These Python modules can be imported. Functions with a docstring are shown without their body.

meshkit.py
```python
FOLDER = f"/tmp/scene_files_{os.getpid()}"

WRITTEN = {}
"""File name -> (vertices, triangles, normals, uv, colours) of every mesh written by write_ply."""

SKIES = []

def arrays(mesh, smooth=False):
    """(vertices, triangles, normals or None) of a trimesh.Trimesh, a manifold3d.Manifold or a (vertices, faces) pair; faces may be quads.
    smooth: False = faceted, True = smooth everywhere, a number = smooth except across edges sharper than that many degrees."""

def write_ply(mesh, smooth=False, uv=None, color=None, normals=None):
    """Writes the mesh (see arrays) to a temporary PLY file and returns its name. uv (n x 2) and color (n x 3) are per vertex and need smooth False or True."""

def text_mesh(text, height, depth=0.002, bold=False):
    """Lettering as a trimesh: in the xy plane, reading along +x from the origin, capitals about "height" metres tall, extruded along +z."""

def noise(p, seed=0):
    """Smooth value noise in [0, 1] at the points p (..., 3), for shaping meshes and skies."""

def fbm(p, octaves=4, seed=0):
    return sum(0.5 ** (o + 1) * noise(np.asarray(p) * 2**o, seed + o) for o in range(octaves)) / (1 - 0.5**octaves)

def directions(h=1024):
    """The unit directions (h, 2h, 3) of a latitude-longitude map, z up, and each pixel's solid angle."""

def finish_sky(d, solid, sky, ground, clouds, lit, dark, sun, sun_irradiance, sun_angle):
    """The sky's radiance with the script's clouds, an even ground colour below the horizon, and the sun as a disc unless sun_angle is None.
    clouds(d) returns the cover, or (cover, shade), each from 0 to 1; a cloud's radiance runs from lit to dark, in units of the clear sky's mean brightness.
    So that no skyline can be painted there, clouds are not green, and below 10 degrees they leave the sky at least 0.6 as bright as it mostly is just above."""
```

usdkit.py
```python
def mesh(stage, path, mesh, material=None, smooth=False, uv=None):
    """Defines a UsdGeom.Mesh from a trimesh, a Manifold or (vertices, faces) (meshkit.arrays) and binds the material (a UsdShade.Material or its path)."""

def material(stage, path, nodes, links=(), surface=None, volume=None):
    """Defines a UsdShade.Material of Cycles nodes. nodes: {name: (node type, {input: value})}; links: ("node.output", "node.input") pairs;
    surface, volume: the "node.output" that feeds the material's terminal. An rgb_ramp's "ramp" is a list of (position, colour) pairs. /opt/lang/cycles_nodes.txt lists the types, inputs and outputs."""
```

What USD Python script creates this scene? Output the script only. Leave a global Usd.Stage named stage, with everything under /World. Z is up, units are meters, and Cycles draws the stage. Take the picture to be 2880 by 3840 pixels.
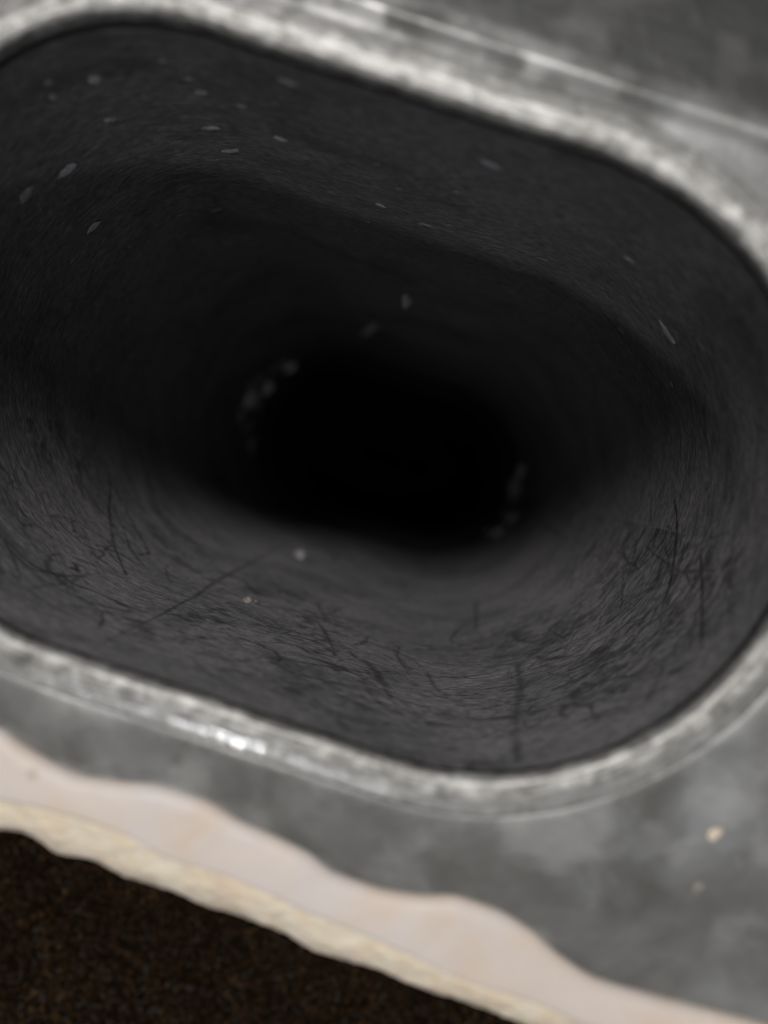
import math, numpy as np, trimesh, usdkit, meshkit
from pxr import Usd, UsdGeom, UsdLux, UsdShade, Gf, Sdf, Vt
stage = Usd.Stage.CreateInMemory()
UsdGeom.SetStageUpAxis(stage, 'Z'); UsdGeom.SetStageMetersPerUnit(stage, 1.0)
UsdGeom.Xform.Define(stage, '/World'); UsdGeom.Scope.Define(stage, '/World/Looks')
T = Sdf.ValueTypeNames
MM = 0.001
rng = np.random.default_rng(7)

# ------------------------------------------------------------------ camera
cam = UsdGeom.Camera.Define(stage, '/World/camera')
X = (0.9994942520583423, -0.0008588172594186859, -0.03178840252749066)
Y = (-0.0008588172594186859, 0.9985416310689117, -0.05398030617875773)
Z = (0.03178840252749066, 0.05398030617875773, 0.998035883127254)
cam.AddTransformOp().Set(Gf.Matrix4d(*X, 0, *Y, 0, *Z, 0, 0.0141, -0.0103, 0.1244, 1))
cam.CreateHorizontalApertureAttr(24.0); cam.CreateVerticalApertureAttr(32.0)
cam.CreateFocalLengthAttr(24.07)
cam.CreateFStopAttr(4.8); cam.CreateFocusDistanceAttr(0.182)
cam.CreateClippingRangeAttr(Gf.Vec2f(0.01, 100))
cam.CreateExposureAttr(0.0)

# ------------------------------------------------------------------ lamps
def lamp(name, pos, aim, w, h, power, color):
    l = UsdLux.RectLight.Define(stage, '/World/' + name)
    m = Gf.Matrix4d().SetLookAt(Gf.Vec3d(*pos), Gf.Vec3d(*aim), Gf.Vec3d(0, 0.3, 1)).GetInverse()
    l.AddTransformOp().Set(m)
    l.CreateWidthAttr(w); l.CreateHeightAttr(h); l.CreateNormalizeAttr(False)
    l.CreateIntensityAttr(power); l.CreateColorAttr(Gf.Vec3f(*color))
lamp('key_light', (-0.05, 0.50, 1.13), (0, 0, 0), 0.40, 0.22, 50, (1.0, 0.98, 0.96))  # unseen key source on the top side, reaching the lower pipe wall
lamp('glint_light', (-0.42, -0.95, 0.70), (0, 0, 0), 0.024, 0.09, 165, (0.95, 0.97, 1.0))  # small unseen lamp added low on the left for the rim glint
lamp('wall_fill_light', (0.25, -1.15, 0.85), (0, 0, 0), 1.3, 1.0, 0.22, (0.9, 0.96, 1.0))  # broad unseen fill added to lift the upper pipe wall
lamp('depth_fill_light', (0.12, -0.12, 1.9), (0, 0, 0), 0.5, 0.5, 1.8, (0.96, 0.98, 1.0))  # weak overhead fill added to brighten the depth of the pipe

# ------------------------------------------------------------------ helpers
used = {}
def numbered(path):
    k = used.get(path, 0); used[path] = k + 1
    return path if k == 0 else f'{path}_{k:03d}'
def keys(prim, label=None, cat=None, group=None, kind=None):
    for k, v in (('label', label), ('category', cat), ('group', group), ('kind', kind)):
        if v: prim.SetCustomDataByKey(k, v)
def thing(name, label, cat, group=None, loc=None):
    x = UsdGeom.Xform.Define(stage, numbered('/World/' + name))
    if loc is not None: x.AddTranslateOp().Set(Gf.Vec3d(*loc))
    keys(x.GetPrim(), label, cat, group); return x
def obj(name, v, f, mat, parent=None, uv=None, smooth=True, prim=None):
    path = numbered((str(parent.GetPath()) if parent else '/World') + '/' + name)
    m = usdkit.mesh(stage, path, (v, f), mat, smooth=smooth, uv=uv)
    for n, a in (prim or {}).items():
        UsdGeom.PrimvarsAPI(m).CreatePrimvar(n, T.FloatArray, 'vertex').Set(Vt.FloatArray.FromNumpy(np.asarray(a, np.float32)))
    return m
def grid(P, closed=False, flip=False):
    """P (rows, cols, 3) -> vertices, quads; closed joins the last column to the first."""
    r, c = P.shape[:2]; i = np.arange(r * c).reshape(r, c)
    j = np.concatenate([i, i[:, :1]], 1) if closed else i
    q = np.stack([j[:-1, :-1], j[:-1, 1:], j[1:, 1:], j[1:, :-1]], -1).reshape(-1, 4)
    return P.reshape(-1, 3), q[:, ::-1] if flip else q
fbm = meshkit.fbm

# ------------------------------------------------------------------ materials
def mat(name, nodes, links): return usdkit.material(stage, '/World/Looks/' + name, nodes, links, surface='p.BSDF')
TC = ('texture_coordinate', {})

plate_m = mat('dull_zinc', {
    't': TC,
    'big': ('noise_texture', {'scale': 38.0, 'detail': 5.0, 'roughness': 0.6, 'distortion': 0.6}),
    'bigr': ('rgb_ramp', {'ramp': [(0.3, (0.145, 0.143, 0.136)), (0.5, (0.21, 0.209, 0.203)), (0.64, (0.275, 0.279, 0.28))]}),
    'spang': ('voronoi_texture', {'scale': 85.0}),
    'warp': ('noise_texture', {'scale': 60.0, 'detail': 3.0}),
    'wmix': ('mix', {'mix_type': 'mix', 'fac': 0.03}),
    'sbw': ('rgb_to_bw', {}),
    'sr': ('rgb_ramp', {'ramp': [(0.0, (0.85, 0.85, 0.84)), (0.5, (0.98, 0.98, 0.98)), (1.0, (1.12, 1.13, 1.15))]}),
    'm1': ('mix', {'mix_type': 'multiply', 'fac': 0.8}),
    'dk': ('noise_texture', {'scale': 22.0, 'detail': 4.0, 'roughness': 0.55, 'distortion': 1.0}),
    'dkr': ('rgb_ramp', {'ramp': [(0.36, (0.45, 0.44, 0.42)), (0.52, (1, 1, 1))]}),
    'm2': ('mix', {'mix_type': 'multiply', 'fac': 0.42}),
    'st': ('attribute', {'attribute': 'shade_stain'}),
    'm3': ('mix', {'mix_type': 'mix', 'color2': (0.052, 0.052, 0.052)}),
    'wo': ('attribute', {'attribute': 'shine_smear'}), 'm4': ('mix', {'mix_type': 'mix', 'color2': (0.62, 0.61, 0.6)}),
    'fine': ('noise_texture', {'scale': 900.0, 'detail': 4.0}),
    'b': ('bump', {'strength': 0.25, 'distance': 0.0004}),
    'rr': ('map_range', {'from_min': 0.3, 'from_max': 0.7, 'to_min': 0.38, 'to_max': 0.6}),
    'p': ('principled_bsdf', {'metallic': 0.35})},
    [('t.object', 'big.vector'), ('t.object', 'warp.vector'), ('t.object', 'wmix.color1'), ('warp.color', 'wmix.color2'), ('wmix.color', 'spang.vector'),
     ('t.object', 'dk.vector'), ('t.object', 'fine.vector'), ('big.fac', 'bigr.fac'), ('spang.color', 'sbw.color'), ('sbw.val', 'sr.fac'),
     ('bigr.color', 'm1.color1'), ('sr.color', 'm1.color2'), ('dk.fac', 'dkr.fac'), ('m1.color', 'm2.color1'), ('dkr.color', 'm2.color2'),
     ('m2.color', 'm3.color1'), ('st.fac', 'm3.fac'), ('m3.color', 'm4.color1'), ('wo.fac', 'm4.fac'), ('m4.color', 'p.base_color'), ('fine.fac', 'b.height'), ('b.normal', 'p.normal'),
     ('big.fac', 'rr.value'), ('rr.result', 'p.roughness')])

rim_m = mat('worn_bright_zinc', {
    't': TC,
    'n': ('noise_texture', {'scale': 300.0, 'detail': 6.0, 'roughness': 0.7, 'distortion': 0.4}),
    'r': ('rgb_ramp', {'ramp': [(0.3, (0.15, 0.145, 0.137)), (0.43, (0.29, 0.284, 0.272)), (0.55, (0.44, 0.433, 0.422)), (0.65, (0.62, 0.61, 0.60))]}),
    'mp': ('mapping', {'scale': (150.0, 1500.0, 1.0)}),
    'n2': ('noise_texture', {'scale': 1.0, 'detail': 4.0, 'roughness': 0.6}),
    'r2': ('rgb_ramp', {'ramp': [(0.33, (0.4, 0.4, 0.4)), (0.58, (1.25, 1.24, 1.22))]}),
    'm': ('mix', {'mix_type': 'multiply', 'fac': 0.95}),
    'n3': ('noise_texture', {'scale': 620.0, 'detail': 4.0, 'roughness': 0.6}),
    'b': ('bump', {'strength': 0.5, 'distance': 0.00025}),
    'b2': ('bump', {'strength': 0.5, 'distance': 0.0003}),
    'rr': ('map_range', {'from_min': 0.3, 'from_max': 0.7, 'to_min': 0.36, 'to_max': 0.58}),
    'po': ('attribute', {'attribute': 'glint_patch'}), 'pr': ('mix_float', {'b': 0.12}), 'pm': ('map_range', {'to_min': 0.25, 'to_max': 0.95}), 'pc': ('mix', {'mix_type': 'mix', 'color2': (0.8, 0.79, 0.78)}),
    'p': ('principled_bsdf', {})},
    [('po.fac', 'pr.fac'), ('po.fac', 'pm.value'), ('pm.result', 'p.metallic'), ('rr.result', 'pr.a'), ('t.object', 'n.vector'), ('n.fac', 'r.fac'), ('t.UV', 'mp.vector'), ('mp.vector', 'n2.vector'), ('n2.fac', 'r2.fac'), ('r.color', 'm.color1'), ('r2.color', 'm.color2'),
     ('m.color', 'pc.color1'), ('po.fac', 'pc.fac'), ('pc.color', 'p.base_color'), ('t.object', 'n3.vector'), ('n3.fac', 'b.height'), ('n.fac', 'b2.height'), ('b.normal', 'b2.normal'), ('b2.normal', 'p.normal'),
     ('n.fac', 'rr.value'), ('pr.result', 'p.roughness')])

pipe_m = mat('scuffed_grey_pipe', {
    't': TC,
    'mp': ('mapping', {'scale': (420.0, 1100.0, 1.0)}),
    'n': ('noise_texture', {'scale': 1.0, 'detail': 5.0, 'roughness': 0.7, 'distortion': 0.3}),
    'r': ('rgb_ramp', {'ramp': [(0.3, (0.10, 0.098, 0.10)), (0.5, (0.20, 0.197, 0.20)), (0.7, (0.32, 0.315, 0.32))]}),
    'mp2': ('mapping', {'scale': (28.0, 40.0, 1.0)}),
    'n2': ('noise_texture', {'scale': 1.0, 'detail': 4.0, 'roughness': 0.6, 'distortion': 0.8}),
    'r2': ('rgb_ramp', {'ramp': [(0.3, (0.62, 0.63, 0.62)), (0.5, (0.95, 0.95, 0.95)), (0.7, (1.15, 1.1, 1.13))]}),
    'm': ('mix', {'mix_type': 'multiply', 'fac': 1.0}),
    'd': ('attribute', {'attribute': 'scuff'}),
    'm2': ('mix', {'mix_type': 'mix', 'color2': (0.024, 0.024, 0.026)}),
    'mp4': ('mapping', {'scale': (70.0, 240.0, 1.0), 'rotation': (0, 0, 0.2)}), 'n4': ('noise_texture', {'scale': 1.0, 'detail': 5.0, 'roughness': 0.7, 'distortion': 2.2}),
    'r4': ('rgb_ramp', {'ramp': [(0.35, (0.72, 0.73, 0.74)), (0.5, (1.0, 1.0, 1.0)), (0.62, (1.35, 1.32, 1.33))]}), 'm5': ('mix', {'mix_type': 'multiply', 'fac': 0.6}),
    'gr': ('mapping', {'scale': (2600.0, 2600.0, 1.0)}),
    'n3': ('noise_texture', {'scale': 1.0, 'detail': 2.0}),
    'b': ('bump', {'strength': 0.4, 'distance': 0.0003}),
    'p': ('principled_bsdf', {'metallic': 0.0, 'roughness': 0.62, 'specular_ior_level': 0.3})},
    [('t.UV', 'mp.vector'), ('mp.vector', 'n.vector'), ('n.fac', 'r.fac'), ('t.UV', 'mp2.vector'), ('mp2.vector', 'n2.vector'), ('n2.fac', 'r2.fac'),
     ('r.color', 'm.color1'), ('r2.color', 'm.color2'), ('m.color', 'm5.color1'), ('t.UV', 'mp4.vector'), ('mp4.vector', 'n4.vector'), ('n4.fac', 'r4.fac'), ('r4.color', 'm5.color2'), ('m5.color', 'm2.color1'), ('d.fac', 'm2.fac'), ('m2.color', 'p.base_color'),
     ('t.UV', 'gr.vector'), ('gr.vector', 'n3.vector'), ('n3.fac', 'b.height'), ('b.normal', 'p.normal')])

def plain(name, col, rough=0.6, metallic=0.0, n_scale=300.0, var=0.25, bump=0.3, **kw):
    lo, hi = [c * (1 - var) for c in col], [min(1, c * (1 + var)) for c in col]
    return mat(name, {'t': TC, 'n': ('noise_texture', {'scale': n_scale, 'detail': 5.0, 'roughness': 0.6}), 'r': ('rgb_ramp', {'ramp': [(0.3, lo), (0.7, hi)]}),
        'b': ('bump', {'strength': bump, 'distance': 0.0005}), 'p': ('principled_bsdf', {'roughness': rough, 'metallic': metallic, **kw})},
        [('t.object', 'n.vector'), ('n.fac', 'r.fac'), ('r.color', 'p.base_color'), ('n.fac', 'b.height'), ('b.normal', 'p.normal')])
gap_m = plain('dark_gap_band', (0.026, 0.026, 0.027), 0.6)
deep_m = plain('dark_pipe_depth', (0.008, 0.008, 0.008), 0.9)  # near-black colour stands in for the darkness deep in the pipe
fleck_m = plain('pale_fleck', (0.5, 0.5, 0.52), 0.55)
paint_m = plain('cream_fleck', (0.72, 0.62, 0.48), 0.5)
drop_m = mat('clear_drop', {'p': ('principled_bsdf', {'base_color': (0.9, 0.86, 0.8), 'roughness': 0.05, 'transmission_weight': 0.85, 'ior': 1.33})}, [])
bead_m = mat('shiny_drop', {'p': ('principled_bsdf', {'base_color': (0.42, 0.39, 0.35), 'roughness': 0.15, 'metallic': 0.3})}, [])
white_m = plain('white_fleck', (0.75, 0.75, 0.76), 0.5)
dim_m = plain('dim_fleck', (0.3, 0.29, 0.29), 0.6)
coat_m = mat('off_white_coat', {
    't': TC, 'n': ('noise_texture', {'scale': 45.0, 'detail': 4.0, 'roughness': 0.55, 'distortion': 0.7}),
    'r': ('rgb_ramp', {'ramp': [(0.32, (0.66, 0.54, 0.44)), (0.47, (0.68, 0.59, 0.525)), (0.62, (0.68, 0.62, 0.59))]}),
    'v': ('voronoi_texture', {'scale': 70.0, 'randomness': 1.0}), 'vr': ('rgb_ramp', {'ramp': [(0.05, (0.6, 0.52, 0.46)), (0.12, (1, 1, 1))]}),
    'm': ('mix', {'mix_type': 'multiply', 'fac': 0.6}),
    'n2': ('noise_texture', {'scale': 260.0, 'detail': 3.0}), 'b': ('bump', {'strength': 0.25, 'distance': 0.0008}),
    'p': ('principled_bsdf', {'roughness': 0.5, 'specular_ior_level': 0.3})},
    [('t.object', 'n.vector'), ('n.fac', 'r.fac'), ('t.object', 'v.vector'), ('v.distance', 'vr.fac'), ('r.color', 'm.color1'), ('vr.color', 'm.color2'), ('m.color', 'p.base_color'),
     ('t.object', 'n2.vector'), ('n2.fac', 'b.height'), ('b.normal', 'p.normal')])
core_m = mat('cream_core', {
    'lo': ('attribute', {'attribute': 'outward'}), 'mx': ('mix', {'mix_type': 'mix', 'color2': (0.74, 0.62, 0.54)}),
    't': TC, 'n': ('noise_texture', {'scale': 120.0, 'detail': 5.0, 'roughness': 0.6, 'distortion': 0.8}),
    'r': ('rgb_ramp', {'ramp': [(0.3, (0.71, 0.57, 0.43)), (0.45, (0.79, 0.67, 0.51)), (0.6, (0.83, 0.75, 0.6)), (0.72, (0.78, 0.69, 0.6))]}),
    'n2': ('noise_texture', {'scale': 420.0, 'detail': 4.0}), 'b': ('bump', {'strength': 0.5, 'distance': 0.0012}),
    'p': ('principled_bsdf', {'roughness': 0.65, 'specular_ior_level': 0.25})},
    [('t.object', 'n.vector'), ('n.fac', 'r.fac'), ('r.color', 'mx.color1'), ('lo.fac', 'mx.fac'), ('mx.color', 'p.base_color'), ('t.object', 'n2.vector'), ('n2.fac', 'b.height'), ('b.normal', 'p.normal')])
ground_m = plain('dark_brown_ground', (0.010, 0.007, 0.0045), 0.9, n_scale=500.0, var=0.4)
grit_m = mat('brown_grit', {
    'g': ('attribute', {'attribute': 'tone'}), 'r': ('rgb_ramp', {'ramp': [(0.0, (0.006, 0.004, 0.0025)), (0.5, (0.015, 0.0095, 0.0055)), (0.8, (0.03, 0.018, 0.0095)), (0.95, (0.055, 0.032, 0.015)), (0.99, (0.12, 0.07, 0.032)), (1.0, (0.4, 0.26, 0.14))]}),  # palest end of the ramp: grain sparkle painted as bright colour
    'p': ('principled_bsdf', {'roughness': 0.7, 'specular_ior_level': 0.0})},
    [('g.fac', 'r.fac'), ('r.color', 'p.base_color')])

# ------------------------------------------------------------------ the oblong outline (mm)
TH, L, R0 = math.radians(-17.83), 29.85, 49.63
CT, ST = math.cos(TH), math.sin(TH)
def bulge(ang):
    g = lambda c, w: np.exp(-((np.mod(ang - math.radians(c) + math.pi, 2 * math.pi) - math.pi) / math.radians(w)) ** 2)
    return 1.5 * g(270, 40) + 1.0 * g(222, 30) + 2.3 * g(120, 26) + 0.9 * g(30, 25)
def oblong(u, R):
    """u in [0, 1) round the outline (parameter of the R0 outline), R radius -> x, y in mm, unit outward normal."""
    u = np.asarray(u) % 1.0
    per = 2 * math.pi * R0 + 4 * L; t = u * per; q = math.pi * R0 / 2
    a = np.zeros_like(t); b = np.zeros_like(t); na = np.zeros_like(t); nb = np.zeros_like(t)
    ang = np.where(t < q, t / R0, np.where(t < q + 2 * L, math.pi / 2, np.where(t < 3 * q + 2 * L, (t - 2 * L) / R0, np.where(t < 3 * q + 4 * L, 1.5 * math.pi, (t - 4 * L) / R0))))
    ca = np.where(t < q, L, np.where(t < q + 2 * L, L - (t - q), np.where(t < 3 * q + 2 * L, -L, np.where(t < 3 * q + 4 * L, -L + (t - 3 * q - 2 * L), L))))
    na, nb = np.cos(ang), np.sin(ang)
    R = R + bulge(ang)
    a, b = ca + R * na, R * nb
    return a * CT - b * ST, a * ST + b * CT, na * CT - nb * ST, na * ST + nb * CT
PER = 2 * math.pi * (R0 + .8) + 4 * L

outlet = thing('floor_outlet', 'dull grey metal outlet plate with raised oblong rim and dark pipe opening', 'outlet')

# ---- plate
def ridge_d(x, y):      # signed distance beyond the pressed fold at the back of the plate
    p0, p1 = np.array([6.6, 62.5]), np.array([69.3, 41.3]); d = (p1 - p0) / np.linalg.norm(p1 - p0); n = np.array([-d[1], d[0]])
    return (x - p0[0]) * n[0] + (y - p0[1]) * n[1]
# edging line in (along, across) coordinates
EA = math.radians(-20.0); EX, EY = (math.cos(EA), math.sin(EA)), (math.sin(EA), -math.cos(EA))     # EY points outwards, to the ground
def along(p): p = np.asarray(p, float); return p @ EX, p @ EY
def make_plate():
    u = np.linspace(0, 1, 1100, endpoint=False)
    x0, y0, nx, ny = oblong(u, R0 + 6.4)
    far = np.full_like(u, 150.0)
    den = nx * EY[0] + ny * EY[1]; q0 = x0 * EY[0] + y0 * EY[1]
    lim = np.where(den > 1e-3, (74.5 - q0 + 2.5 * np.sin(x0 / 9)) / np.maximum(den, 1e-3), 1e9)
    # straight limit for the edging side (its boundary lies under the edging)
    lim = np.where(den > 1e-3, (76.0 - q0) / np.maximum(den, 1e-3), 1e9)
    far = np.minimum(far, np.maximum(lim, 0.5))
    w = np.concatenate([np.linspace(0, 0.38, 110), np.linspace(0.38, 1, 60)[1:]])
    off = w[:, None] * far[None, :]
    x, y = x0 + off * nx, y0 + off * ny
    s = ridge_d(x, y)
    z = 1.3 * np.exp(-(s / 1.5) ** 2) - 0.16 * np.log1p(np.exp(np.clip((s - 1.5) / 1.2, -30, 30))) * 1.2
    z += 0.9 * (fbm(np.stack([x / 26, y / 26, 0 * x], -1), 4, 3) - 0.5) + 0.25 * (fbm(np.stack([x / 5, y / 5, 0 * x], -1), 3, 9) - 0.5)
    z -= 1.7 * np.exp(-off / 0.6)
    q = x * EY[0] + y * EY[1]
    z -= 0.6 * np.clip((q - 70) / 6, 0, 1)
    al = (x - 6.6) * .947 - (y - 62.5) * .32
    shine_smear = np.exp(-((s - .3 + 1.6 * (fbm(np.stack([x / 4, y / 4, 0 * x], -1), 3, 19) - .5) + .8) / 2.7) ** 2) * (0.35 + 0.65 * np.clip((36 - al) / 8, 0, 1)) * np.clip((fbm(np.stack([x / 6, y / 6, 0 * x], -1), 3, 15) - .36) * 4.5, 0, 1)  # fold highlight painted pale along the crest; real smears join below
    shine_smear = np.maximum(shine_smear, 0.3 * np.clip((fbm(np.stack([x / 11, y / 8, 0 * x + 9], -1), 4, 16) - .52) * 4, 0, 1) * (s < 0))
    shade_stain = np.clip((s - 1.5) / 2.5, 0, 1) * np.clip(-0.25 + 2.4 * (fbm(np.stack([x / 14, y / 14, 0 * x + 3], -1), 4, 5)), 0, 1)  # shade beyond the fold painted in, broken up by dark stain mottle
    P = np.stack([x, y, z], -1) * MM
    v, f = grid(P, closed=True)
    return v, f, shade_stain.ravel(), shine_smear.ravel()
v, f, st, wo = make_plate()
obj('flange_plate', v, f, plate_m, outlet, prim={'shade_stain': st, 'shine_smear': wo})

# ---- rim
def make_rim():
    u = np.linspace(0, 1, 1500, endpoint=False)
    prof = [(0.9, -1.4), (0.4, -0.9), (0.05, -0.2), (0.0, 0.6)]
    prof += [(1.3 - 1.3 * math.cos(a), 1.6 + 1.2 * math.sin(a)) for a in np.linspace(0, math.pi / 2, 7)]
    prof += [(2.0, 2.9), (2.8, 2.97), (3.3, 2.93), (3.8, 2.8), (5.7, 2.22), (6.1, 2.0), (6.4, 1.7), (6.7, 1.15)]
    prof += [(6.85, 0.4), (6.8, -0.8), (6.7, -2.4)]
    prof = np.array(prof); d = np.r_[0, np.cumsum(np.linalg.norm(np.diff(prof, axis=0), axis=1))]
    ds = np.linspace(0, d[-1], 46); prof = np.stack([np.interp(ds, d, prof[:, k]) for k in (0, 1)], 1)
    xs, ys, nx, ny = oblong(u, R0)
    x = xs[None] + prof[:, :1] * nx[None]; y = ys[None] + prof[:, :1] * ny[None]; z = prof[:, 1:] + 0 * x
    p = np.stack([x, y, z], -1)
    amp = np.clip((prof[:, 1:] + 2.5) / 3, 0, 1)
    k = 0.25 * (fbm(p / 3.4, 4, 11) - 0.5) * amp
    w = 0.5 * (fbm(np.stack([x / 16, y / 16, 0 * x], -1), 3, 21) - 0.5) * amp
    p[..., 2] += k + 0.5 * w
    p[..., 0] += (0.5 * k + w) * nx; p[..., 1] += (0.5 * k + w) * ny
    uv = np.stack([np.broadcast_to(u * .4362, x.shape), np.broadcast_to(ds[:, None] * MM, x.shape)], -1).reshape(-1, 2)
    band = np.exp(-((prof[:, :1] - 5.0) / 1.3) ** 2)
    glint = np.exp(-(((p[..., 0] + 15) * CT + (p[..., 1] + 54) * ST) / 14) ** 2) * (p[..., 1] < -20) * np.exp(-((prof[:, :1] - 4.6) / 1.8) ** 2)
    glint = np.maximum(glint, 0.5 * band) * np.clip((fbm(p / 2.0, 3, 77) - .30) * 5, 0, 1)  # rim glint and bright outer edge painted as paler, smoother metal
    v, f = grid(p * MM, closed=True); return v, f, uv, glint.ravel()
v, f, uv, glint = make_rim()
obj('raised_rim', v, f, rim_m, outlet, uv=uv, prim={'glint_patch': glint})

# ---- dark band behind the lip: shade of the gap painted as colour
def ring(R, prof, n=700):
    u = np.linspace(0, 1, n, endpoint=False); xs, ys, nx, ny = oblong(u, R); prof = np.array(prof, float)
    x = xs[None] + prof[:, :1] * nx[None]; y = ys[None] + prof[:, :1] * ny[None]
    return grid(np.stack([x, y, prof[:, 1:] + 0 * x], -1) * MM, closed=True)
v, f = ring(R0, [(1.4, -0.5), (0.7, -0.7), (0.35, -1.2), (0.3, -1.9), (0.4, -2.5), (0.75, -2.8), (1.4, -3.0)]); obj('dark_gap_band', v, f, gap_m, outlet)

# ---- pipe, with its scuffs
SCUFFS = [
([(385.8, -65.6), (382.3, -40.4), (379.5, -23.3), (377.3, -6.4)], 1.5, 0.65), ([(432.4, -38.4), (424.5, -27.7), (416.0, -13.4)], 0.73, 0.9),
([(444.6, -64.6), (436.0, -56.7), (426.5, -47.8), (422.4, -43.9), (419.7, -43.2)], 0.95, 0.9), ([(386.8, -29.7), (391.7, -26.7), (394.0, -22.4), (392.6, -16.8), (398.9, -12.9)], 0.53, 0.8),
([(420.4, -33.2), (415.0, -32.6), (407.7, -31.2)], 0.47, 0.7), ([(403.5, -63.9), (398.2, -66.0), (392.3, -64.9)], 0.46, 0.9), ([(398.0, -88.1), (399.5, -64.7)], 0.48, 0.8),
([(394.5, -34.8), (392.1, -30.4)], 1.51, 0.8), ([(391.5, -67.1), (394.3, -59.8), (397.3, -57.1)], 1.79, 0.8), ([(395.1, -69.6), (387.3, -59.6)], 0.57, 0.7),
([(402.4, -72.4), (390.9, -74.1), (381.9, -71.3)], 0.59, 0.7), ([(412.7, -76.2), (404.2, -79.4), (389.8, -83.8)], 0.61, 0.7),
([(254.3, -105.1), (260.4, -98.2), (269.7, -85.1), (279.9, -69.3), (285.7, -60.6)], 0.88, 0.9), ([(270.6, -89.8), (276.9, -81.4), (282.5, -76.0), (288.0, -72.3)], 0.61, 0.8),
([(276.1, -73.0), (278.9, -58.1)], 0.57, 0.7), ([(266.8, -28.3), (277.1, -28.1), (282.6, -43.3)], 0.57, 0.7),
([(302.3, -210.0), (301.9, -183.3), (301.8, -109.4), (302.3, -72.8), (302.4, -48.4), (300.4, -11.7)], 0.83, 0.7), ([(302.3, -72.8), (309.8, -73.4)], 0.59, 0.8),
([(332.9, -81.2), (337.6, -67.4), (340.8, -52.4)], 0.92, 0.8), ([(345.2, -58.7), (348.6, -55.9), (351.5, -47.7), (354.8, -35.7)], 2.0, 0.8), ([(313.2, -116.4), (322.2, -118.2), (332.7, -121.8)], 1.17, 0.6),
([(360.5, -36.2), (365.8, -31.6), (374.2, -30.3)], 0.76, 0.5), ([(430.4, -266.8), (424.0, -150.7)], 1.00, 0.5), ([(430.8, -73.0), (427.0, -45.8), (430.4, -29.4)], 0.63, 0.7),
([(429.3, -23.6), (422.3, -17.8)], 0.44, 0.6), ([(364.0, -73.6), (378.4, -73.2)], 0.59, 0.7), ([(415.9, -44.6), (411.3, -51.0), (404.2, -54.4)], 0.52, 0.7), ([(357.9, -91.9), (368.7, -95.4)], 1.31, 0.6),
([(331.8, -45.1), (338.5, -45.0)], 1.02, 0.5), ([(259.1, -57.4), (268.1, -53.4)], 0.76, 0.5), ([(424.7, -69.2), (431.6, -65.1), (435.5, -62.6)], 0.57, 0.8), ([(384.3, -165.7), (379.7, -117.4)], 0.96, 0.7),
([(433.6, -64.0), (426.5, -48.2), (428.1, -41.8)], 0.53, 0.7)]
for k in range(520):     # fine random scuffs, most of them round the pipe, some steep
    t = rng.uniform(0, PER) if k % 3 else rng.uniform(245, 436)
    zz = -rng.uniform(5, 190) ** 1.0; ln = rng.uniform(3, 15) * (0.7 + abs(zz) / 130); an = rng.normal(0, 0.22) if rng.random() < 0.72 else rng.uniform(-1.5, 1.5)
    bend = rng.normal(0, 0.25) * ln / 2
    pts = [(t + (w - .5) * ln * math.cos(an) - bend * (1 - (2 * w - 1) ** 2) * math.sin(an), zz + (w - .5) * ln * math.sin(an) + bend * (1 - (2 * w - 1) ** 2) * math.cos(an)) for w in (0, .25, .5, .75, 1)]
    SCUFFS.append((pts, rng.uniform(0.2, 0.75), rng.uniform(0.2, 0.65)))
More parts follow.
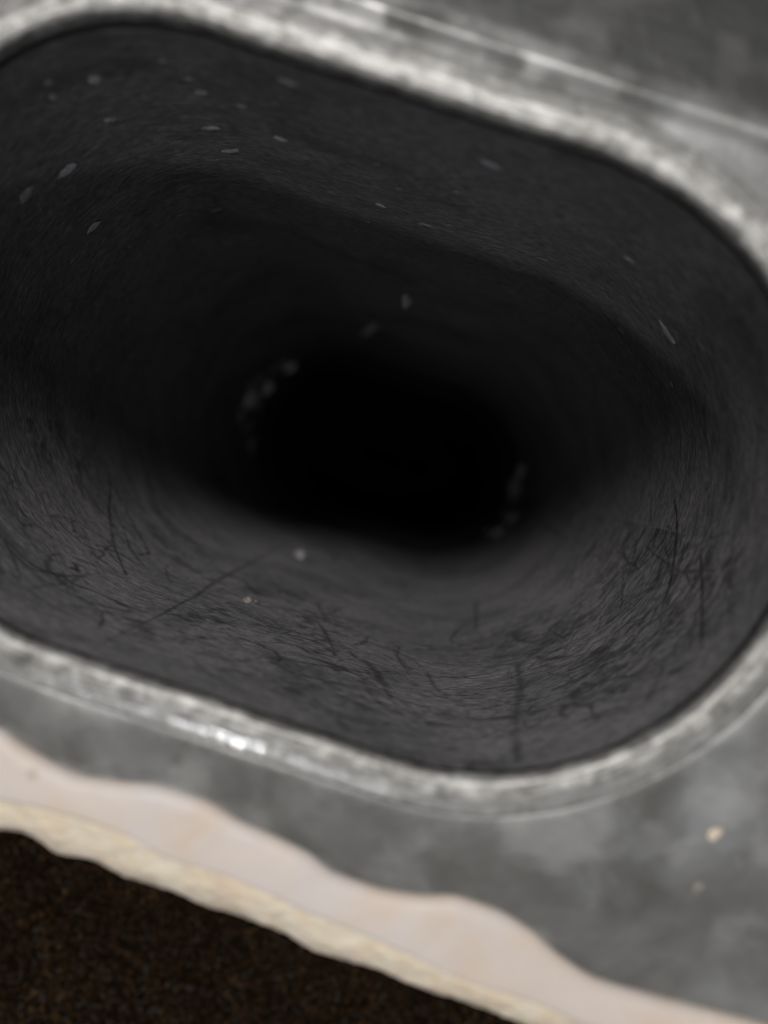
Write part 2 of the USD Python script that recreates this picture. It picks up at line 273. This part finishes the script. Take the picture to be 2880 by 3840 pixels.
for k in range(330):     # darker tangle of scratches low on the pipe
    t = rng.choice([275.0, 345.0, 395.0, 418.0]) + rng.normal(0, 17); zz = -14 - abs(rng.normal(0, 46)); ln = rng.uniform(3, 18) * (.8 + abs(zz) / 90); an = rng.uniform(-1.5, 1.5) if rng.random() < .45 else rng.normal(0, .35); bend = rng.normal(0, .3) * ln / 2
    SCUFFS.append(([(t + (w - .5) * ln * math.cos(an) - bend * (1 - (2 * w - 1) ** 2) * math.sin(an), zz + (w - .5) * ln * math.sin(an) + bend * (1 - (2 * w - 1) ** 2) * math.cos(an)) for w in (0, .2, .4, .6, .8, 1)], rng.uniform(.3, 1.3), rng.uniform(.25, .85)))
def make_pipe():
    nt, nz = 1300, 430
    u = np.linspace(0, 1, nt, endpoint=False); R = R0 + .8
    k = np.linspace(0, 1, nz); d0, d1 = 124.4 + 2, 124.4 + 345
    z = 124.4 - 1 / (1 / d0 + k * (1 / d1 - 1 / d0))
    z = np.sort(z)[::-1]
    x, y, nx, ny = oblong(u, R)
    TT, ZZ = np.meshgrid(u * PER, z)
    dirt = np.zeros_like(TT); tcol = u * PER
    for n_, (pts, w, a) in enumerate(SCUFFS):
        pts = np.array(pts); w = w * (1.5 if n_ < 33 else 1.0)
        seg = np.linspace(0, len(pts) - 1, 4 * len(pts)); pts = np.stack([np.interp(seg, np.arange(len(pts)), pts[:, k]) for k in (0, 1)], 1)
        jr = np.random.default_rng(n_); jit = np.cumsum(jr.normal(0, 1, pts.shape), 0); jit -= np.linspace(0, 1, len(pts))[:, None] * jit[-1]
        pts = pts + jit * (0.22 if n_ < 33 else 0.25)
        for wrap in (0, -PER, PER):
            q = pts + [wrap, 0]; lo, hi = q.min(0) - 3 * w, q.max(0) + 3 * w
            c = np.where((tcol > lo[0]) & (tcol < hi[0]))[0]; r = np.where((z > lo[1]) & (z < hi[1]))[0]
            if not len(c) or not len(r): continue
            sl = np.ix_(r, c); t_, z_ = TT[sl], ZZ[sl]
            wob = 0.5 * w * (meshkit.noise(np.stack([t_ / 1.7, z_ / 1.7, 0 * t_], -1), 5) - .5)
            D = np.full(t_.shape, 1e9); n = len(q) - 1; W = np.zeros_like(D)
            for i in range(n):
                e = q[i + 1] - q[i]; s = np.clip(((t_ - q[i, 0]) * e[0] + (z_ - q[i, 1]) * e[1]) / (e @ e + 1e-9), 0, 1)
                dd = np.hypot(t_ - q[i, 0] - s * e[0], z_ - q[i, 1] - s * e[1]); m = dd < D
                D = np.where(m, dd, D); W = np.where(m, (i + s) / n, W)
            wd = (w / 2) * (0.45 + 0.55 * np.sin(np.pi * np.clip(W, 0.05, 0.95)))
            val = 0.85 * a * np.clip(1.3 - (D + wob) / (1.35 * wd), 0, 1) ** 1.3
            dirt[sl] = np.maximum(dirt[sl], val)
    blot = fbm(np.stack([TT / 6, ZZ / 5, 0 * TT], -1), 5, 31); blot = .5 * blot + .5 * fbm(np.stack([TT / 2.0 + 4 * blot, ZZ / 1.2, 0 * TT], -1), 3, 33)
    dirt = np.clip(np.maximum(dirt * (0.6 + 0.8 * blot), 0.65 * np.clip((blot - 0.5) / 0.17, 0, 1) * np.clip(fbm(np.stack([TT / 40, ZZ / 40, 0 * TT], -1), 3, 35) * 5 - 1.9, 0, 1) * np.where((TT > 240) & (TT < 436), 1.0, 0.3)), 0, 1)
    wav = 0.35 * (fbm(np.stack([TT / 30, ZZ / 40, 0 * TT], -1), 3, 41) - .5) * 0 - 0.06 * dirt * 0
    P = np.stack([x[None] + wav * nx[None], y[None] + wav * ny[None], ZZ], -1) * MM
    uv = np.stack([TT, ZZ], -1).reshape(-1, 2) * MM
    v, f = grid(P, closed=True, flip=False); return v, f, uv, dirt.ravel()
v, f, uv, dirt = make_pipe()
obj('inner_pipe', v, f, pipe_m, outlet, uv=uv, prim={'scuff': dirt})
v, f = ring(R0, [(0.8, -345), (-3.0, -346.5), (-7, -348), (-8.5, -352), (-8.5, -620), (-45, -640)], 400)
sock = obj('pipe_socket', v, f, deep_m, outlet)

# ------------------------------------------------------------------ edging strip between plate and ground
E1 = np.array([[-53.0, -53.5], [-47.0, -57.7], [-40.9, -60.7], [-34.7, -61.8], [-25.5, -62.9], [-20.2, -64.7], [-13.4, -68.5], [-7.3, -71.2], [-2.7, -73.4], [2.6, -77.2], [7.9, -79.1], [15.4, -80.5], [23.0, -80.8], [28.3, -82.6], [34.3, -86.0], [39.6, -90.6], [45.7, -94.4], [53.2, -96.6], [64.4, -99.4], [68.1, -100.3]])
E2 = np.array([[-52.8, -64.3], [-43.6, -66.5], [-33.7, -69.5], [-24.6, -74.0], [-14.8, -77.0], [0.4, -83.7], [11.7, -88.2], [23.0, -93.4], [34.2, -97.0], [41.8, -100.2]])
E3 = np.array([[-59.0, -74.7], [-53.1, -75.5], [-48.2, -79.3], [-42.3, -80.0], [-35.7, -83.3], [-30.7, -84.9], [-27.4, -85.7], [-22.4, -87.8], [-12.5, -91.4], [-9.2, -92.2], [-2.6, -95.9], [7.3, -98.7], [15.6, -101.9], [23.8, -104.3], [32.0, -107.6], [34.1, -108.5]])
E3 = (E3 - [14.1, -10.3]) * 0.962 + [14.1, -10.3]
from scipy.interpolate import PchipInterpolator
ps = np.arange(-230, 300, 0.3)
def edge(E, mean, wave, seed):
    E = 1 * E
    p, q = along(E); o = np.argsort(p); p, q = p[o], q[o]
    inside = PchipInterpolator(p, q)(np.clip(ps, p[0], p[-1]))
    out = mean + wave * 2 * (fbm(np.stack([ps / 14, 0 * ps, 0 * ps], -1), 3, seed) - .5)
    w = np.clip(np.maximum(p[0] - ps, ps - p[-1]) / 12, 0, 1)
    return inside * (1 - w) + out * w
q1, q2, q3 = edge(E1, 69.0, 2.6, 1), edge(E2, 79.5, 1.2, 2), edge(E3, 86.5, 1.2, 3)
q2 = np.maximum(q2, q1 + 4); q3 = np.maximum(q3, q2 + 4)
def strip(prof):
    rows = []
    for qq, zz in prof:
        qq = np.broadcast_to(qq, ps.shape); zz = np.broadcast_to(zz, ps.shape)
        rows.append(np.stack([ps * EX[0] + qq * EY[0], ps * EX[1] + qq * EY[1], zz], -1))
    return np.array(rows)
edging = thing('edging_strip', 'wavy off-white edging strip with broken cream outer face beside the metal plate', 'edging')
P = [(q1 + .4, -2.5), (q1 + .1, -0.6), (q1, .5), (q1 + .15, 1.1), (q1 + .5, 1.6), (q1 + 1.1, 2.05), (q1 + 2.0, 2.35)]
for w in np.linspace(0.1, 1, 12): P.append((q1 + 2 + (q2 - q1 - 2.6) * w, 2.35 + 0.65 * math.sin(w * 1.6)))
P += [(q2 - .25, 2.85), (q2, 2.5), (q2 + .1, 1.9)]
V = strip(P); n = fbm(V / 9, 3, 51)[..., None] - .5; V[..., 2:] += 0.7 * n * np.clip(np.linspace(0, 4, len(P)), 0, 1)[:, None, None]
v, f = grid(V * MM, flip=True); obj('top_coat', v, f, coat_m, edging)
P = [(q2 - 1.2, 1.2), (q2 - .5, 1.9), (q2 + .2, 2.2)]
for w in np.linspace(0.06, 1, 26): P.append((q2 + .2 + (q3 - q2 - .2) * w, 2.2 - 1.2 * w - 2.0 * w ** 2 - 3.0 * w ** 6))
P += [(q3 - .4, -6), (q3 - 1.0, -10.5)]
V = strip(P); a = np.clip(np.linspace(0, 5, len(P)), 0, 1)[:, None]
n = fbm(np.stack([V[..., 0] / 5, V[..., 1] / 5, V[..., 2] / 2], -1), 5, 61) - .5; n2 = fbm(V / 1.6, 3, 71) - .5
V[..., 2] += (0.65 * n + 0.12 * n2) * a; V[..., 0] += (1.2 * n + .5 * n2) * a * EY[0]; V[..., 1] += (1.2 * n + .5 * n2) * a * EY[1]
lo = np.clip((np.linspace(0, 1, len(P))[:, None] - .45 + 1.2 * n) / .3, 0, 1) * .6
v, f = grid(V * MM, flip=True); obj('broken_core', v, f, core_m, edging, prim={'outward': lo.ravel()})

# ------------------------------------------------------------------ ground and its grit
GZ = -8.5
g = strip([(78.0, GZ), (300.0, GZ)])[:, ::40]
g = np.concatenate([g[:1] * (1 - w) + g[1:] * w for w in np.linspace(0, 1, 20)])
g[..., 2] += 0.8 * (fbm(g / 20, 3, 81) - .5)
v, f = grid(g * MM, flip=True); gm = obj('ground', v, f, ground_m); keys(gm.GetPrim(), 'dark brown gritty ground beyond the edging strip', 'ground', kind='structure')
def make_grit():
    iv = np.array([[1, 0, 0], [-1, 0, 0], [0, 1, 0], [0, -1, 0], [0, 0, 1], [0, 0, -1.]]); iff = np.array([[0, 2, 4], [2, 1, 4], [1, 3, 4], [3, 0, 4], [2, 0, 5], [1, 2, 5], [3, 1, 5], [0, 3, 5]]); N = 70000
    p = np.where(rng.random(N) < .85, rng.uniform(-95, 80, N), rng.uniform(-230, 300, N)); q = 82 + 75 * rng.random(N) ** 1.6
    s = rng.uniform(0.3, 0.8, N); c = np.stack([p * EX[0] + q * EY[0], p * EX[1] + q * EY[1], GZ + rng.uniform(-.1, .9, N)], -1)
    # random rotations
    Q = rng.normal(size=(N, 4)); Q /= np.linalg.norm(Q, axis=1, keepdims=True); w, x, y, z = Q.T
    Rm = np.stack([1 - 2 * (y * y + z * z), 2 * (x * y - z * w), 2 * (x * z + y * w), 2 * (x * y + z * w), 1 - 2 * (x * x + z * z), 2 * (y * z - x * w), 2 * (x * z - y * w), 2 * (y * z + x * w), 1 - 2 * (x * x + y * y)], -1).reshape(N, 3, 3)
    V = iv[None] * rng.uniform(.65, 1.25, (N, 6, 1)) * rng.uniform(.6, 1.1, (N, 1, 3))
    V = np.einsum('nij,nkj->nki', Rm, V) * s[:, None, None] + c[:, None, :]
    F = iff[None] + 6 * np.arange(N)[:, None, None]
    return V.reshape(-1, 3) * MM, F.reshape(-1, 3), np.repeat(np.clip(rng.random(N) * (.55 + .6 * fbm(c / 6, 2, 99)), 0, .97) + .03 * (rng.random(N) < .004), 6)
v, f, tone = make_grit(); gr = obj('grit', v, f, grit_m, smooth=False, prim={'tone': tone}); keys(gr.GetPrim(), 'loose dark brown grit covering the ground beyond the edging', 'grit', kind='stuff')

# ------------------------------------------------------------------ flecks and drops
def fleck(name, label, cat, pos, n, ta, sa, sb, h, m, group=None, seed=0):
    """a small lump at pos (mm): n = surface normal, ta = long direction, half sizes sa, sb and height h."""
    n = np.array(n, float); n /= np.linalg.norm(n); ta = np.array(ta, float); ta -= n * (ta @ n); ta /= np.linalg.norm(ta); tb = np.cross(n, ta)
    s = trimesh.creation.icosphere(3); p = s.vertices
    p = p * (0.3 + 1.3 * fbm(p * 2.1 + seed * 3.7, 3, seed)[:, None])
    V = p[:, :1] * ta * sa + p[:, 1:2] * tb * sb + p[:, 2:] * n * h
    mm = obj(name, (V + np.array(pos)) * MM, s.faces, m); keys(mm.GetPrim(), label, cat, group); return mm
def wall_fleck(xy, z, la, lz, label, name='pale_fleck', cat='fleck', m=None, h=0.25, group=None, tilt=0.0, seed=0):
    a, b = xy[0] * CT + xy[1] * ST, -xy[0] * ST + xy[1] * CT
    c = np.clip(a, -L, L); nn = np.array([a - c, b]); nn /= np.linalg.norm(nn); R = R0 + .8 - 0.05 + float(bulge(math.atan2(nn[1], nn[0])))
    a, b = c + R * nn[0], R * nn[1]
    n = np.array([-(nn[0] * CT - nn[1] * ST), -(nn[0] * ST + nn[1] * CT), 0]); t = np.array([-n[1], n[0], 0]) + np.array([0, 0, tilt])
    return fleck(name, label, cat, (a * CT - b * ST, a * ST + b * CT, z), n, t, la, lz, h, m or fleck_m, group, seed)
WALL = [((-41.8, 57.8), -16.4, 1.1, 2.0, 'bright oval pale fleck near the top left bend of the rim, on the pipe wall'),
 ((-49.0, 55.2), -15.9, .6, 1.4, 'tiny curved pale fleck left of the bright oval fleck on the pipe wall'),
 ((-25.1, 59.5), -24.0, 1.2, 1.6, 'pale fleck on the upper pipe wall, right of the bright oval fleck'),
 ((-56.5, 51.1), -37.2, 2.5, 2.2, 'longest slanting pale fleck on the upper left pipe wall'),
 ((-63.5, 45.4), -33.3, 2.0, 2.2, 'slanting grey fleck at the left picture edge on the pipe wall'),
 ((-61.2, 47.5), -61.5, 2.0, 2.0, 'dim slanting fleck below the longest slanting fleck on the pipe wall'),
 ((-12.3, 56.9), -36.3, 1.5, 1.2, 'small bright dash on upper pipe wall, right of a row of dim dashes'),
 ((-25.5, 59.5), -50.6, 2.2, 1.6, 'lower dim dash in the middle of the upper pipe wall'),
 ((-26.9, 59.5), -39.4, 2.2, 1.0, 'upper dim dash in the middle of the upper pipe wall'),
 ((-44.3, 57.0), -30.0, 1.2, .9, 'short dim dash under the bright oval fleck on the pipe wall'),
 ((7.3, 50.6), -57.6, 1.4, 1.2, 'small dim dash high in the pipe, nearest the middle of its upper wall'),
 ((28.7, 43.8), -17.1, 2.0, 1.4, 'blurred grey dash on the upper right pipe wall below the rim'),
 ((-4.1, 54.3), -231.0, 20.0, 1.5, 'long upright pale streak deep inside the pipe on its upper wall'),
 ((13.3, 48.7), -146.7, 1.4, 4.0, 'lone dim fleck right of the long upright streak deep in the pipe'),
 ((-74.1, 30.5), -310.7, 4.5, 14.0, 'largest dim lump at the left of the deep pipe joint'),
 ((-70.0, 37.8), -331.0, 3.5, 7.0, 'dim lump just above the largest lump at the left of the deep pipe joint'),
 ((-57.2, 50.6), -340.0, 4.5, 4.0, 'topmost dim lump at the left of the deep pipe joint'),
 ((77.7, -19.9), -338.0, 4.5, 6.0, 'lower dim lump at the right of the deep pipe joint'),
 ((78.8, -11.5), -322.9, 3.5, 9.0, 'upper dim lump at the right of the deep pipe joint'),
 ((70.1, 19.3), -46.7, 3.2, 2.0, 'curved grey fleck on the right pipe wall'),
 ((-29.2, -43.6), -183.0, 1.8, 4.0, 'dim round fleck on the lower pipe wall behind the glinting drop')]
for i, (xy, z, la, lz, lab) in enumerate(WALL):
    wall_fleck(xy, z, la, lz * (.55 if z > -100 else 1), lab, seed=i + 1, tilt=4.4 if la > 15 else rng.uniform(-.5, .5), h=0.3 if z > -100 else 3.0, m=white_m if z < -140 and xy[1] > -30 else dim_m if xy[1] < -30 else None)
for i in range(34):    # the faint dust dashes of the upper wall
    t = rng.uniform(20, 225); z = -rng.uniform(8, 95); x, y, _, _ = oblong(np.array(t / PER), R0)
    k = rng.uniform(.35, .9)
    wall_fleck((float(x), float(y)), z, k * rng.uniform(.8, 2.6), k * rng.uniform(.5, 1.1), 'faint tiny grey dust speck on the upper pipe wall', name='dust_speck', cat='speck', h=.12, group='faint dust specks on the upper pipe wall', seed=i + 40, m=dim_m if i % 3 else None)
for i in range(26):    # grime on the two ends of the deep joint
    left = i % 5 > 1; an = math.radians(rng.uniform(140, 205) if left else rng.uniform(-35, 5)); a, b = (-L if left else L) + R0 * math.cos(an), R0 * math.sin(an)
    wall_fleck((a * CT - b * ST, a * ST + b * CT), -rng.uniform(295, 346), rng.uniform(1.2, 3.5), rng.uniform(2, 9), 'dim grime crumb at the ' + ('left' if left else 'right') + ' side of the deep pipe joint', name='grime_crumb', cat='crumb', h=rng.uniform(.8, 2.2), group='grime crumbs at the ' + ('left' if left else 'right') + ' of the deep pipe joint', seed=i + 120, m=fleck_m, tilt=rng.uniform(-.6, .6))
wall_fleck((-28.2, -43.9), -81.2, 1.7, 3.2, 'glinting wet drop on the lower pipe wall', name='glinting_drop', cat='drop', m=bead_m, h=0.8, seed=5)
fleck('cream_fleck', 'cream speck lying on the grey plate at lower right', 'speck', (63.8, -69.4, .5), (0, 0, 1), (.8, .6, 0), 1.35, .85, .5, paint_m, seed=91)
fleck('clear_drop', 'small faint clear drop on the grey plate below the cream speck', 'drop', (61.4, -78.4, .4), (0, 0, 1), (.8, .6, 0), 1.1, .75, .5, drop_m, seed=92)
